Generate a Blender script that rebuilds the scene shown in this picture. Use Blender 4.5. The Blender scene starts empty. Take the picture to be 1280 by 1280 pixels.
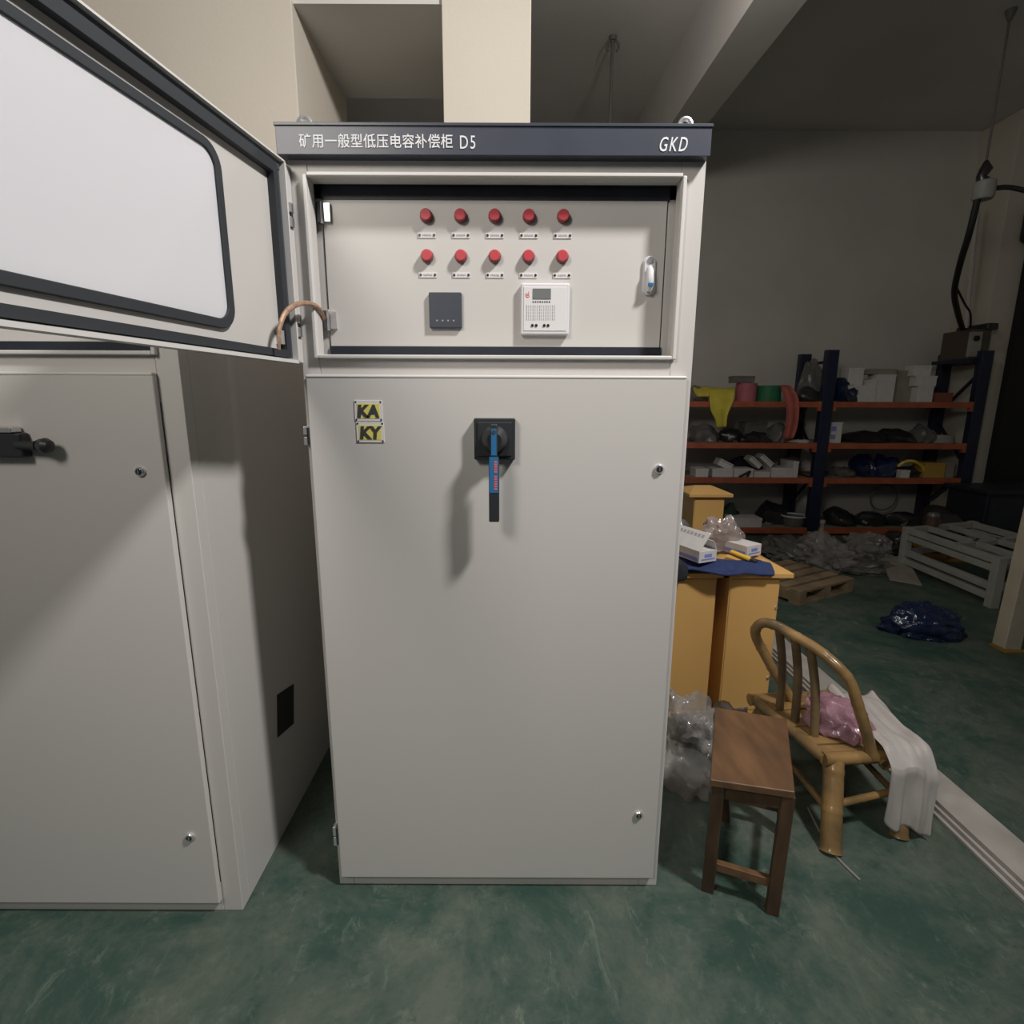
import bpy, bmesh, math, random
from mathutils import Vector, Matrix, noise
random.seed(7)
SC = bpy.context.scene
COL = SC.collection

# ------------------------------------------------------------------ camera
F_PX, EYE = 675.0, 1.51
TH, ROLL = math.atan(140 / 675.0), 0.004
_R, _U, _F = Vector((1, 0, 0)), Vector((0, math.sin(TH), math.cos(TH))), Vector((0, math.cos(TH), -math.sin(TH)))
c_, s_ = math.cos(ROLL), math.sin(ROLL)
RIGHT, UP = _R * c_ + _U * s_, _U * c_ - _R * s_
cam = bpy.data.objects.new('camera', bpy.data.cameras.new('camera'))
COL.objects.link(cam)
M = Matrix((RIGHT, UP, -_F)).transposed().to_4x4()
M.translation = (0, 0, EYE)
cam.matrix_world = M
cam.data.sensor_width = 36
cam.data.sensor_fit = 'HORIZONTAL'
cam.data.lens = 36 * F_PX / 1280
cam.data.clip_start = 0.02
SC.camera = cam

# ------------------------------------------------------------------ world, lamps, exposure
w = bpy.data.worlds.new('world'); SC.world = w; w.use_nodes = True
w.node_tree.nodes['Background'].inputs[0].default_value = (0.80, 0.86, 0.95, 1)
w.node_tree.nodes['Background'].inputs[1].default_value = 0.06

def lamp(name, kind, loc, energy, color, size=0.2, target=None, size_y=None):
    l = bpy.data.lights.new(name, kind); l.energy = energy; l.color = color
    if kind == 'AREA':
        l.shape = 'RECTANGLE'; l.size = size; l.size_y = size_y or size
    else:
        l.shadow_soft_size = size
    o = bpy.data.objects.new(name, l); COL.objects.link(o); o.location = loc
    if target:
        o.rotation_euler = (Vector(target) - Vector(loc)).to_track_quat('-Z', 'Y').to_euler()
    return o
L1 = lamp('workshop_lamp', 'SPOT', (1.75, 0.1, 4.10), 530, (1.0, 0.975, 0.945), 0.19, (-.35, 1.6, 2.2))
L1.data.spot_size = math.radians(116); L1.data.spot_blend = 1.0
lamp('back_fill_light', 'POINT', (1.0, 3.0, 3.75), 25, (1.0, 0.97, 0.92), 0.10)  # unseen point light, added to lift the ceiling and back wall
L2 = lamp('bay_light', 'AREA', (-1.5, -1.2, 3.3), 17, (1.0, 0.945, 0.86), 0.8, (-0.2, 1.4, 1.9), 0.8)
L2.data.spread = math.radians(110)
SC.view_settings.view_transform = 'Standard'
SC.view_settings.look = 'None'
SC.view_settings.gamma = 1.0
SC.view_settings.use_curve_mapping = False
SC.view_settings.exposure = 0.0

# ------------------------------------------------------------------ pixel helpers: a point of the photo at a known depth or height
def ray(px, py):
    u = (px - 640) / F_PX; v = (640 - py) / F_PX
    return RIGHT * u + UP * v + _F
def at(px, py, Y):
    r = ray(px, py); p = r * (Y / r.y); p.z += EYE; return p
def fl(px, py, z=0.0):
    r = ray(px, py); p = r * ((z - EYE) / r.z); p.z += EYE; return p

# ------------------------------------------------------------------ materials
MATS = {}
def mat(name, col, rough=0.5, metal=0.0, noise_amt=0.0, noise_scale=20, col2=None, bump=0.0, bump_scale=200, alpha=1.0,
        trans=0.0, wood=False, spec=0.5, coat=0.0):
    if name in MATS: return MATS[name]
    m = bpy.data.materials.new(name); m.use_nodes = True
    nt = m.node_tree; N = nt.nodes; L = nt.links; b = N['Principled BSDF']
    b.inputs['Base Color'].default_value = (*col, 1); b.inputs['Roughness'].default_value = rough
    b.inputs['Metallic'].default_value = metal; b.inputs['Alpha'].default_value = alpha
    b.inputs['Transmission Weight'].default_value = trans
    b.inputs['Specular IOR Level'].default_value = spec; b.inputs['Coat Weight'].default_value = coat
    tc = N.new('ShaderNodeTexCoord')
    if col2 is None and noise_amt: col2 = tuple(c * (1 - noise_amt) for c in col)
    if col2 is not None:
        nz = N.new('ShaderNodeTexNoise'); nz.inputs['Scale'].default_value = noise_scale; nz.inputs['Detail'].default_value = 6
        mp = N.new('ShaderNodeMapping'); L.new(tc.outputs['Object'], mp.inputs[0]); L.new(mp.outputs[0], nz.inputs['Vector'])
        if wood: mp.inputs['Scale'].default_value = wood
        cr = N.new('ShaderNodeValToRGB'); cr.color_ramp.elements[0].position = 0.35; cr.color_ramp.elements[1].position = 0.68
        cr.color_ramp.elements[0].color = (*col2, 1); cr.color_ramp.elements[1].color = (*col, 1)
        L.new(nz.outputs['Fac'], cr.inputs[0]); L.new(cr.outputs[0], b.inputs['Base Color'])
    if bump:
        n2 = N.new('ShaderNodeTexNoise'); n2.inputs['Scale'].default_value = bump_scale; L.new(tc.outputs['Object'], n2.inputs['Vector'])
        bp = N.new('ShaderNodeBump'); bp.inputs['Strength'].default_value = bump; bp.inputs['Distance'].default_value = 0.01
        L.new(n2.outputs['Fac'], bp.inputs['Height']); L.new(bp.outputs[0], b.inputs['Normal'])
    MATS[name] = m
    return m

PAINT = mat('grey_powder_coat', (0.60, 0.575, 0.55), 0.42, bump=0.04, bump_scale=900)
PAINT2 = mat('grey_powder_coat_lip', (0.68, 0.66, 0.64), 0.38)
SLATE = mat('slate_enamel', (0.060, 0.066, 0.092), 0.35, noise_amt=0.15, noise_scale=6)
NAVY = mat('dark_navy_enamel', (0.022, 0.027, 0.040), 0.45, noise_amt=0.3, noise_scale=12)
RUBBER = mat('rubber', (0.028, 0.032, 0.038), 0.6)
PANE = mat('milky_pane', (0.90, 0.89, 0.93), 0.22, spec=0.6)
def make_translucent(m, fac):
    nt = m.node_tree; b = nt.nodes['Principled BSDF']; o = nt.nodes['Material Output']
    t = nt.nodes.new('ShaderNodeBsdfTranslucent'); t.inputs[0].default_value = (.9, .89, .91, 1)
    x = nt.nodes.new('ShaderNodeMixShader'); x.inputs[0].default_value = fac
    nt.links.new(b.outputs[0], x.inputs[1]); nt.links.new(t.outputs[0], x.inputs[2]); nt.links.new(x.outputs[0], o.inputs[0])
make_translucent(PANE, .3)
CHROME = mat('chrome', (0.80, 0.80, 0.81), 0.30, 0.85)
DARKCHROME = mat('dark_metal', (0.12, 0.12, 0.13), 0.3, 0.9)
WHITEPL = mat('white_plastic', (0.70, 0.69, 0.71), 0.35)
LABELW = mat('label_white', (0.74, 0.72, 0.72), 0.5)
INK = mat('ink', (0.05, 0.05, 0.055), 0.6)
INKGREY = mat('grey_ink', (0.40, 0.37, 0.38), 0.6)
WHITEINK = mat('white_lettering', (0.78, 0.78, 0.80), 0.5)
REDLENS = mat('red_lens', (0.56, 0.075, 0.09), 0.28, coat=0.4)
REDBEZEL = mat('dark_red_bezel', (0.20, 0.07, 0.075), 0.35)
BLACKPL = mat('black_plastic', (0.030, 0.032, 0.036), 0.4)
METERBLK = mat('slate_plastic', (0.062, 0.070, 0.088), 0.35)
LCD = mat('grey_lcd', (0.19, 0.20, 0.20), 0.15)
YELLOWLBL = mat('yellow_label', (0.80, 0.70, 0.16), 0.5)
BLUELBL = mat('blue_label', (0.03, 0.16, 0.36), 0.35)
REDINK = mat('red_ink', (0.75, 0.16, 0.15), 0.5)
BRAID = mat('copper_braid', (0.62, 0.40, 0.28), 0.45, 0.5, noise_amt=0.4, noise_scale=120)
CREAM = mat('cream_wall_paint', (0.66, 0.60, 0.51), 0.8, noise_amt=0.06, noise_scale=1.5, bump=0.08, bump_scale=60)
GREYW = mat('grey_wall_paint', (0.66, 0.63, 0.585), 0.85, noise_amt=0.10, noise_scale=1.2, bump=0.06, bump_scale=40)
CEILM = mat('ceiling_paint', (0.66, 0.63, 0.60), 0.9, noise_amt=0.10, noise_scale=1.0)
BLUESTEEL = mat('blue_steel', (0.018, 0.025, 0.060), 0.4, noise_amt=0.3, noise_scale=6)
ORANGE = mat('orange_steel', (0.50, 0.13, 0.06), 0.5, noise_amt=0.25, noise_scale=8)
BOARD = mat('shelf_board', (0.30, 0.26, 0.20), 0.7)
YELLOW = mat('yellow_enamel', (0.72, 0.42, 0.14), 0.42, noise_amt=0.05, noise_scale=5)
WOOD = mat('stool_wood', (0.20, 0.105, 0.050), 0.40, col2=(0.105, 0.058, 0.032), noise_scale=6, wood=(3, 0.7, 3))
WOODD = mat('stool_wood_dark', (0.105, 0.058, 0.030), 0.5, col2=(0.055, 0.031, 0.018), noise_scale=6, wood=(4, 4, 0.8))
BAMBOO = mat('bamboo', (0.36, 0.215, 0.080), 0.28, col2=(0.14, 0.092, 0.042), noise_scale=7, coat=0.25)
BAMBOOD = mat('bamboo_dark', (0.20, 0.135, 0.065), 0.45, col2=(0.10, 0.065, 0.032), noise_scale=9)
PALLETW = mat('pallet_wood', (0.34, 0.25, 0.15), 0.7, col2=(0.20, 0.14, 0.085), noise_scale=7)
CARTON = mat('carton', (0.34, 0.31, 0.26), 0.8, noise_amt=0.2, noise_scale=10)
WHITEBOX = mat('white_box_card', (0.72, 0.69, 0.68), 0.6, noise_amt=0.08, noise_scale=20)
BLUEPRINT = mat('blue_print', (0.25, 0.28, 0.62), 0.5)
CLOTHB = mat('blue_cloth', (0.028, 0.048, 0.155), 0.85, noise_amt=0.3, noise_scale=30, bump=0.3, bump_scale=150)
CLOTHK = mat('dark_cloth', (0.02, 0.022, 0.03), 0.9, noise_amt=0.3, noise_scale=20)
SHEET = mat('white_sheet', (0.50, 0.465, 0.44), 0.55, noise_amt=0.10, noise_scale=10)
PVC = mat('white_trunking', (0.52, 0.49, 0.46), 0.4, col2=(0.40, 0.37, 0.34), noise_scale=8)
PVCD = mat('trunking_edge', (0.34, 0.31, 0.27), 0.5)
FRAMEW = mat('white_frame_paint', (0.38, 0.385, 0.35), 0.5, noise_amt=0.15, noise_scale=8)
POSTM = mat('cream_post_paint', (0.52, 0.46, 0.36), 0.5, noise_amt=0.12, noise_scale=8)
BLACKM = mat('black_paint', (0.012, 0.012, 0.013), 0.6)
def plastic(name, col, alpha, rough=0.12):
    return mat(name, col, rough, alpha=alpha, noise_amt=0.25, noise_scale=14, spec=0.8, bump=0.5, bump_scale=40)
CLEAR = plastic('clear_film', (0.50, 0.47, 0.45), 0.38)
PINKBAG = plastic('pink_film', (0.50, 0.27, 0.34), 0.8, 0.22)
BLUEBAG = plastic('blue_film', (0.008, 0.020, 0.070), 0.95, 0.14)
GREYBAG = plastic('grey_film', (0.21, 0.20, 0.19), 0.75, 0.25)
BLACKBAG = plastic('black_film', (0.03, 0.03, 0.032), 1.0, 0.3)

def floor_material():
    m = bpy.data.materials.new('green_epoxy'); m.use_nodes = True
    nt = m.node_tree; N = nt.nodes; L = nt.links; b = N['Principled BSDF']
    tc = N.new('ShaderNodeTexCoord')
    def nz(scale, detail, dist, stretch=(1, 1, 1), rot=0, rough=.6):
        mp = N.new('ShaderNodeMapping'); mp.inputs['Scale'].default_value = stretch; mp.inputs['Rotation'].default_value = (0, 0, rot)
        L.new(tc.outputs['Object'], mp.inputs[0])
        n = N.new('ShaderNodeTexNoise'); n.inputs['Scale'].default_value = scale; n.inputs['Detail'].default_value = detail
        n.inputs['Distortion'].default_value = dist; n.inputs['Roughness'].default_value = rough
        L.new(mp.outputs[0], n.inputs['Vector']); return n
    def ramp(src, p0, p1, c0, c1):
        r = N.new('ShaderNodeValToRGB'); r.color_ramp.elements[0].position = p0; r.color_ramp.elements[1].position = p1
        r.color_ramp.elements[0].color = (*c0, 1); r.color_ramp.elements[1].color = (*c1, 1); L.new(src.outputs['Fac'], r.inputs[0]); return r
    def mix(fac, a, bb, mode='MIX', f=1.0):
        x = N.new('ShaderNodeMix'); x.data_type = 'RGBA'; x.blend_type = mode
        if fac: L.new(fac, x.inputs[0])
        else: x.inputs[0].default_value = f
        L.new(a, x.inputs[6]); 
        if isinstance(bb, tuple): x.inputs[7].default_value = (*bb, 1)
        else: L.new(bb, x.inputs[7])
        return x
    base = ramp(nz(2.4, 15, 0.35, rough=.78), 0.42, 0.60, (0.036, 0.078, 0.062), (0.112, 0.136, 0.108))
    st = ramp(nz(11, 12, 0.5, (1.3, 0.8, 1), 0.5, .82), 0.54, 0.66, (0, 0, 0), (.8, .8, .8))
    m1 = mix(st.outputs[0], base.outputs[0], (0.150, 0.190, 0.150))
    st2 = ramp(nz(8, 12, 0.7, (2.0, .6, 1), 0.45, .80), 0.58, 0.70, (0, 0, 0), (0.7, 0.7, 0.7))
    m2a = mix(st2.outputs[0], m1.outputs[2], (0.23, 0.27, 0.205))
    st3 = ramp(nz(16, 12, 0.3, rough=.8), 0.34, 0.44, (.75, .75, .75), (0, 0, 0))
    m2 = mix(st3.outputs[0], m2a.outputs[2], (0.028, 0.066, 0.052))
    L.new(m2.outputs[2], b.inputs['Base Color'])
    rr = ramp(nz(5, 5, 0), 0.3, 0.7, (0.38,) * 3, (0.62,) * 3); L.new(rr.outputs[0], b.inputs['Roughness'])
    bp = N.new('ShaderNodeBump'); bp.inputs['Strength'].default_value = 0.12; bp.inputs['Distance'].default_value = 0.01
    L.new(nz(60, 4, 0).outputs['Fac'], bp.inputs['Height']); L.new(bp.outputs[0], b.inputs['Normal'])
    return m
FLOORM = floor_material()

# ------------------------------------------------------------------ mesh builder (world coordinates)
class MB:
    def __init__(s): s.v = []; s.f = []; s.m = []; s.sm = []; s.mats = []
    def mi(s, m):
        if m not in s.mats: s.mats.append(m)
        return s.mats.index(m)
    def add(s, vs, fs, m, smooth=False):
        k = len(s.v); s.v += [Vector(p) for p in vs]; i = s.mi(m)
        for f in fs: s.f.append([k + j for j in f]); s.m.append(i); s.sm.append(smooth)
        return s
    def box(s, x0, x1, y0, y1, z0, z1, m, X=None):
        vs = [Vector((x, y, z)) for z in (z0, z1) for y in (y0, y1) for x in (x0, x1)]
        if X is not None: vs = [X @ p for p in vs]
        return s.add(vs, [(0, 2, 3, 1), (4, 5, 7, 6), (0, 1, 5, 4), (2, 6, 7, 3), (0, 4, 6, 2), (1, 3, 7, 5)], m)
    def bar(s, a, b, w, d, m, up=(0, 0, 1)):
        a = Vector(a); b = Vector(b); z = (b - a); L = z.length; z.normalize(); u = Vector(up)
        if abs(z.dot(u)) > .98: u = Vector((0, 1, 0))
        x = u.cross(z).normalized(); y = z.cross(x)
        X = Matrix((x, y, z)).transposed().to_4x4(); X.translation = a
        return s.box(-w / 2, w / 2, -d / 2, d / 2, 0, L, m, X)
    def tube(s, pts, r, m, n=10, cap=True):
        pts = [Vector(p) for p in pts]; rs = r if isinstance(r, (list, tuple)) else [r] * len(pts)
        vs = []; fs = []; prev = None
        for i, p in enumerate(pts):
            t = (pts[min(i + 1, len(pts) - 1)] - pts[max(i - 1, 0)]).normalized()
            if prev is None:
                u = Vector((0, 0, 1)) if abs(t.z) < .9 else Vector((1, 0, 0)); x = u.cross(t).normalized()
            else: x = (prev - t * prev.dot(t)).normalized()
            prev = x; y = t.cross(x)
            for k in range(n):
                a = 2 * math.pi * k / n; vs.append(p + (x * math.cos(a) + y * math.sin(a)) * rs[i])
        for i in range(len(pts) - 1):
            for k in range(n): fs.append((i * n + k, i * n + (k + 1) % n, (i + 1) * n + (k + 1) % n, (i + 1) * n + k))
        if cap: fs.append(tuple(reversed(range(n)))); fs.append(tuple(range((len(pts) - 1) * n, len(pts) * n)))
        return s.add(vs, fs, m, True)
    def disc(s, c, ax, r, L, m, n=20):
        c = Vector(c); ax = Vector(ax).normalized(); return s.tube([c, c + ax * L], r, m, n)
    def build(s, name, parent=None, bevel=0, seg=2, angle=35, org=None, rec=True):
        me = bpy.data.meshes.new(name)
        o = bpy.data.objects.new(name, me); COL.objects.link(o)
        if parent is not None:
            base = wloc(parent); o.parent = parent; o.location = (0, 0, 0)
            org = base
        else:
            if org is None:
                xs = [p.x for p in s.v]; ys = [p.y for p in s.v]; zs = [p.z for p in s.v]
                org = Vector(((min(xs) + max(xs)) / 2, (min(ys) + max(ys)) / 2, min(zs)))
            org = Vector(org); o.location = org
        me.from_pydata([p - org for p in s.v], [], s.f)
        for m in s.mats: me.materials.append(m)
        me.polygons.foreach_set('material_index', s.m); me.polygons.foreach_set('use_smooth', s.sm)
        me.update()
        if rec:
            bm = bmesh.new(); bm.from_mesh(me); bmesh.ops.recalc_face_normals(bm, faces=bm.faces); bm.to_mesh(me); bm.free()
        if any(s.sm): me.set_sharp_from_angle(angle=math.radians(angle))
        if bevel:
            md = o.modifiers.new('bevel', 'BEVEL'); md.width = bevel; md.segments = seg; md.limit_method = 'ANGLE'; md.angle_limit = math.radians(40)
            md.harden_normals = True
        return o
def wloc(o):
    p = Vector((0, 0, 0))
    while o is not None: p += o.location; o = o.parent
    return p
def tag(o, label=None, cat=None, group=None, kind=None):
    if label: o['label'] = label
    if cat: o['category'] = cat
    if group: o['group'] = group
    if kind: o['kind'] = kind
    return o
def thing(name, loc, label, cat, group=None):
    o = bpy.data.objects.new(name, None); COL.objects.link(o); o.location = loc; o.empty_display_size = .05
    return tag(o, label, cat, group)
def mbox(name, x0, x1, y0, y1, z0, z1, m, parent=None, bevel=0.002, **k):
    return MB().box(x0, x1, y0, y1, z0, z1, m).build(name, parent, bevel, **k)

def text_mesh(name, body, size, m, parent, pos, sx=1.0, shear=0.0, thick=0.0006, offset=0.0, align='LEFT', space=1.0):
    """Upright lettering facing -Y, lower-left corner at pos."""
    cu = bpy.data.curves.new('t', 'FONT'); cu.body = body; cu.size = size; cu.extrude = thick; cu.shear = shear
    cu.offset = offset; cu.align_x = align; cu.space_character = space; cu.resolution_u = 3
    t = bpy.data.objects.new('t', cu); COL.objects.link(t)
    bpy.context.view_layer.update()
    me = bpy.data.meshes.new_from_object(t.evaluated_get(bpy.context.evaluated_depsgraph_get()))
    bpy.data.objects.remove(t)
    me.materials.clear(); me.materials.append(m)
    base = wloc(parent)
    for v in me.vertices:
        x, y, z = v.co; v.co = Vector((x * sx + pos[0], -z + pos[1], y + pos[2])) - base
    o = bpy.data.objects.new(name, me); COL.objects.link(o); o.parent = parent
    return o

def lump(name, c, size, m, seed=0, rough=.35, sub=3, freq=1.6, label=None, cat=None, group=None, parent=None, crease=0.0, rot=0.0):
    """A sagging crumpled bag or heap resting flat on z = c.z"""
    bm = bmesh.new(); bmesh.ops.create_icosphere(bm, subdivisions=sub, radius=1)
    off = Vector((seed * 7.3, seed * 3.1, seed * 5.7)); mb = MB(); cr, sr = math.cos(rot), math.sin(rot)
    for v in bm.verts:
        p = v.co.copy(); d = 1 + rough * noise.noise(p * freq + off) * 1.6 + rough * .5 * noise.noise(p * freq * 2.7 + off)
        if crease: d += crease * .38 * (abs(noise.noise(p * freq * 1.9 + off)) * 1.6 - .3) + crease * .13 * (abs(noise.noise(p * freq * 4.2 + off)) * 1.6 - .3)
        q = p * d; x, y = q.x * size[0] / 2, q.y * size[1] / 2
        z = max(q.z + .35, 0) / 1.35 * size[2]
        if z == 0: z = 0.001
        v.co = Vector((c[0] + x * cr - y * sr, c[1] + x * sr + y * cr, c[2] + z))
    bm.verts.index_update()
    mb.add([v.co.copy() for v in bm.verts], [[v.index for v in f.verts] for f in bm.faces], m, True); bm.free()
    o = mb.build(name, parent, angle=60 if not crease else 40)
    return tag(o, label, cat, group)

def cloth(name, rows, m, parent=None, thick=0.004, sub=2, label=None, cat=None, wob=0.0, seed=0):
    """rows: list of lists of points (a grid), given thickness and smoothed"""
    R, C = len(rows), len(rows[0]); vs = [Vector(p) for r in rows for p in r]
    if wob:
        vs = [p + Vector((noise.noise(p * 9 + Vector((seed, 0, 0))), noise.noise(p * 9 + Vector((0, seed + 5, 0))), noise.noise(p * 9 + Vector((0, 0, seed + 9))))) * wob for p in vs]
    fs = [(i * C + j, i * C + j + 1, (i + 1) * C + j + 1, (i + 1) * C + j) for i in range(R - 1) for j in range(C - 1)]
    mb = MB(); mb.add(vs, fs, m, True); o = mb.build(name, parent)
    if sub: s = o.modifiers.new('s', 'SUBSURF'); s.levels = s.render_levels = sub
    t = o.modifiers.new('t', 'SOLIDIFY'); t.thickness = thick; t.offset = 0
    return tag(o, label, cat)

# ------------------------------------------------------------------ setting
YW, ZC = 6.75, 4.46
XL, XR = -4.2, 5.95
def struct(name, mb, bevel=0): return tag(mb.build(name, None, bevel), kind='structure')
struct('floor', MB().box(XL, XR, -2.6, YW, -.05, 0, FLOORM))
struct('ceiling', MB().box(XL, XR, -2.6, YW, ZC, ZC + .1, CEILM))
struct('wall_back', MB().box(XL, XR, YW, YW + .1, 0, ZC, GREYW))
struct('wall_right', MB().box(XR, XR + .1, -2.6, YW, 0, ZC, GREYW))
struct('wall_left', MB().box(XL - .1, XL, -2.6, YW, 0, ZC, GREYW))
struct('wall_left_pier', MB().box(XL, -1.022, 2.9, 3.74, 0, ZC, CREAM), .004)
struct('column', MB().box(-.333, .079, 2.9, 3.30, 0, ZC, CREAM), .004)
struct('lintel_beam', MB().box(-1.022, -.333, 2.92, 3.72, 3.30, ZC, CEILM))
mb = MB(); a = [(1.50, 2.9), (1.83, 2.9), (1.64, YW), (1.33, YW)]
mb.add([(x, y, z) for z in (3.9, ZC) for x, y in a], [(0, 3, 2, 1), (4, 5, 6, 7), (0, 1, 5, 4), (1, 2, 6, 5), (2, 3, 7, 6), (3, 0, 4, 7)], CEILM)
struct('ceiling_beam', mb)
struct('column', MB().box(5.22, XR, 6.25, YW, 0, ZC, CREAM), .006)
struct('trim_1', MB().box(XL, XR, YW - .012, YW, 0, .10, GREYW))

# ------------------------------------------------------------------ switchgear cabinets
FX0, FX1, FY, ZT = -.543, .464, 1.442, 2.12
def cabinet(dx, dy, label, door_r=.447, lever='down', with_open_door=True, full=True):
    T = thing('switchgear_cabinet', (-.04 + dx, FY + .5 + dy, 0), label, 'cabinet')
    X0, X1, Y = FX0 + dx, FX1 + dx, FY + dy
    OX0, OX1, OZ0, OZ1 = -.497 + dx, .407 + dx, 1.622, 2.034
    b = MB(); t = .04
    # front frame
    b.box(X0, OX0, Y, Y + t, 0.0, ZT, PAINT); b.box(OX1, X1, Y, Y + t, 0.0, ZT, PAINT)
    b.box(OX0, OX1, Y, Y + t, OZ1, ZT, PAINT); b.box(OX0, OX1, Y, Y + t, 1.50, OZ0, PAINT)
    b.box(OX0, OX1, Y, Y + t, 0.0, .10, PAINT)
    # shell
    b.box(X0, X0 + .01, Y + t, Y + 1.0, 0, ZT, PAINT); b.box(X1 - .01, X1, Y + t, Y + 1.0, 0, ZT, PAINT)
    b.box(X0, X1, Y + t, Y + 1.0, ZT - .01, ZT, PAINT); b.box(X0, X1, Y + .99, Y + 1.0, 0, ZT, PAINT)
    b.build('cabinet_body', T, .002)
    # rolled lip round the upper opening
    l = MB(); e = .010; p = .014
    l.box(OX0 - e, OX0, Y - p, Y, OZ0 - e, OZ1 + .004, PAINT2); l.box(OX1, OX1 + e, Y - p, Y, OZ0 - e, OZ1 + .004, PAINT2)
    l.box(OX0, OX1, Y - p, Y, OZ0 - e, OZ0, PAINT2); l.box(OX0, OX1, Y - p, Y, OZ1 + .0, OZ1 + .010, PAINT2)
    l.build('opening_lip', T, .003)
    # dark box behind
    n = MB(); n.box(OX0 - .02, OX1 + .02, Y + .115, Y + .12, OZ0 - .05, OZ1 + .04, NAVY)
    n.box(OX0 - .02, OX1 + .02, Y + .04, Y + .115, OZ1 + .002, OZ1 + .01, NAVY)
    n.box(OX0 + .012, OX1 - .012, Y + .052, Y + .064, 2.004, OZ1 + .004, NAVY)
    n.box(OX0 + .012, OX1 - .012, Y + .052, Y + .064, OZ0 - .004, 1.648, NAVY)
    n.build('mounting_frame', T)
    # inner door and its fixed side strips
    iy = Y + .058
    s = MB(); s.box(OX0 - .01, -.486 + dx, iy, iy + .02, OZ0, 2.008, PAINT); s.build('side_strip', T, .001)
    s = MB(); s.box(.394 + dx, OX1 + .01, iy, iy + .02, OZ0, 2.008, PAINT); s.build('side_strip', T, .001)
    D = MB().box(-.4835 + dx, .3905 + dx, iy - .004, iy + .016, 1.648, 2.008, PAINT).build('inner_door', T, .0015)
    py = iy - .004
    if full:
        for zc in (1.972, 1.713):
            h = MB()
            h.box(-.495 + dx, -.484 + dx, py - .012, py, zc - .024, zc + .024, DARKCHROME)
            h.tube([(-.484 + dx, py - .008, zc - .026), (-.484 + dx, py - .008, zc + .026)], .0045, CHROME, 8)
            h.box(-.478 + dx, -.462 + dx, py - .010, py, zc - .022, zc + .022, CHROME)
            h.build('hinge', T, .001)
        # indicator lamps and name plates
        for r, zc in enumerate((1.966, 1.871)):
            for i in range(5):
                xc = -.2205 + dx + i * .0868
                L = MB()
                L.tube([(xc, py, zc), (xc, py - .004, zc), (xc, py - .012, zc)], [.0165, .0165, .0152], REDBEZEL, 24)
                L = L.build('indicator_light', T)
                q = MB(); q.tube([(xc, py - .008, zc), (xc, py - .016, zc), (xc, py - .0185, zc)], [.0142, .0142, .0120], REDLENS, 24)
                q.build('lens', L)
                P = MB().box(xc - .023, xc + .023, py - .002, py, zc - .051, zc - .038, LABELW)
                for k in (-1, 1): P.disc((xc + k * .0185, py - .0015, zc - .0445), (0, -1, 0), .0032, .002, DARKCHROME, 10)
                P = P.build('name_plate', T)
                random.seed(r * 9 + i); g = MB()
                for k in range(7):
                    x = xc - .011 + k * .0033
                    g.box(x, x + .0022, py - .0026, py - .0019, zc - .0472 + random.random() * .001, zc - .0420 - random.random() * .001, INKGREY)
                g.build('plate_print', P)
        # dark meter
        m = MB().box(-.2185 + dx, -.133 + dx, py - .012, py, 1.694, 1.783, METERBLK).build('panel_meter', T, .003)
        g = MB()
        for k in range(4): g.box(-.200 + dx + k * .0145, -.196 + dx + k * .0145, py - .0126, py - .0118, 1.711, 1.7145, INKGREY)
        g.build('meter_marks', m)
        # reactive power controller
        cx0, cx1, cz0, cz1 = .020 + dx, .147 + dx, 1.677, 1.805
        q = MB().box(cx0, cx1, py - .018, py, cz0, cz1, WHITEPL).build('power_controller', T, .005, 3)
        MB().box(cx0 + .008, cx1 - .008, py - .0195, py - .017, cz0 + .010, cz1 - .010, LABELW).build('face_plate', q, .001)
        MB().box(cx0 + .031, cx0 + .078, py - .0208, py - .0190, 1.765, 1.791, LCD).build('screen', q, .0006)
        for k, x in enumerate((.031, .041, .062, .072)):
            MB().disc((cx0 + x, py - .0192, 1.7005), (0, -1, 0), .0037, .002, DARKCHROME, 14).build('push_button', q)
        g = MB()
        for k in range(8): g.box(cx0 + .031 + k * .0060, cx0 + .0342 + k * .0060, py - .0201, py - .0194, 1.7565, 1.7605, INK)
        for rr in range(5):
            for k in range(14):
                x = cx0 + .015 + k * .0056; z = 1.7475 - rr * .0078
                g.box(x, x + .0013 if (k % 3) else x + .0020, py - .0201, py - .0194, z - .0030, z + .0028, INKGREY)
        g.build('print', q)
        g = MB(); rx, rz = cx0 + .0185, 1.7755
        g.tube([(rx + .0055 * math.cos(a), py - .0198, rz + .0055 * math.sin(a)) for a in [2.2 + k * .45 for k in range(9)]], .0009, REDINK, 6)
        g.box(rx + .0015, rx + .003, py - .0203, py - .0194, rz - .002, rz + .008, REDINK); g.box(rx - .003, rx + .001, py - .0203, py - .0194, rz - .002, rz + .002, REDINK)
        g.build('red_emblem', q)
        # oval swing latch
        h = MB(); pts = []
        for k in range(24):
            a = 2 * math.pi * k / 24; zz = math.sin(a) * .0165; pts.append((.352 + dx + math.cos(a) * .0165, 1.826 + zz + (.031 if zz > 0 else -.031)))
        n_ = len(pts)
        h.add([(x, py, z) for x, z in pts] + [(x, py - .006, z) for x, z in pts] + [(.352 + dx + (x - .352 - dx) * .8, py - .010, 1.826 + (z - 1.826) * .93) for x, z in pts],
              [(k, (k + 1) % n_, n_ + (k + 1) % n_, n_ + k) for k in range(n_)] + [(n_ + k, n_ + (k + 1) % n_, 2 * n_ + (k + 1) % n_, 2 * n_ + k) for k in range(n_)] + [tuple(range(2 * n_, 3 * n_))], WHITEPL, True)
        h = h.build('latch', T)
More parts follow.
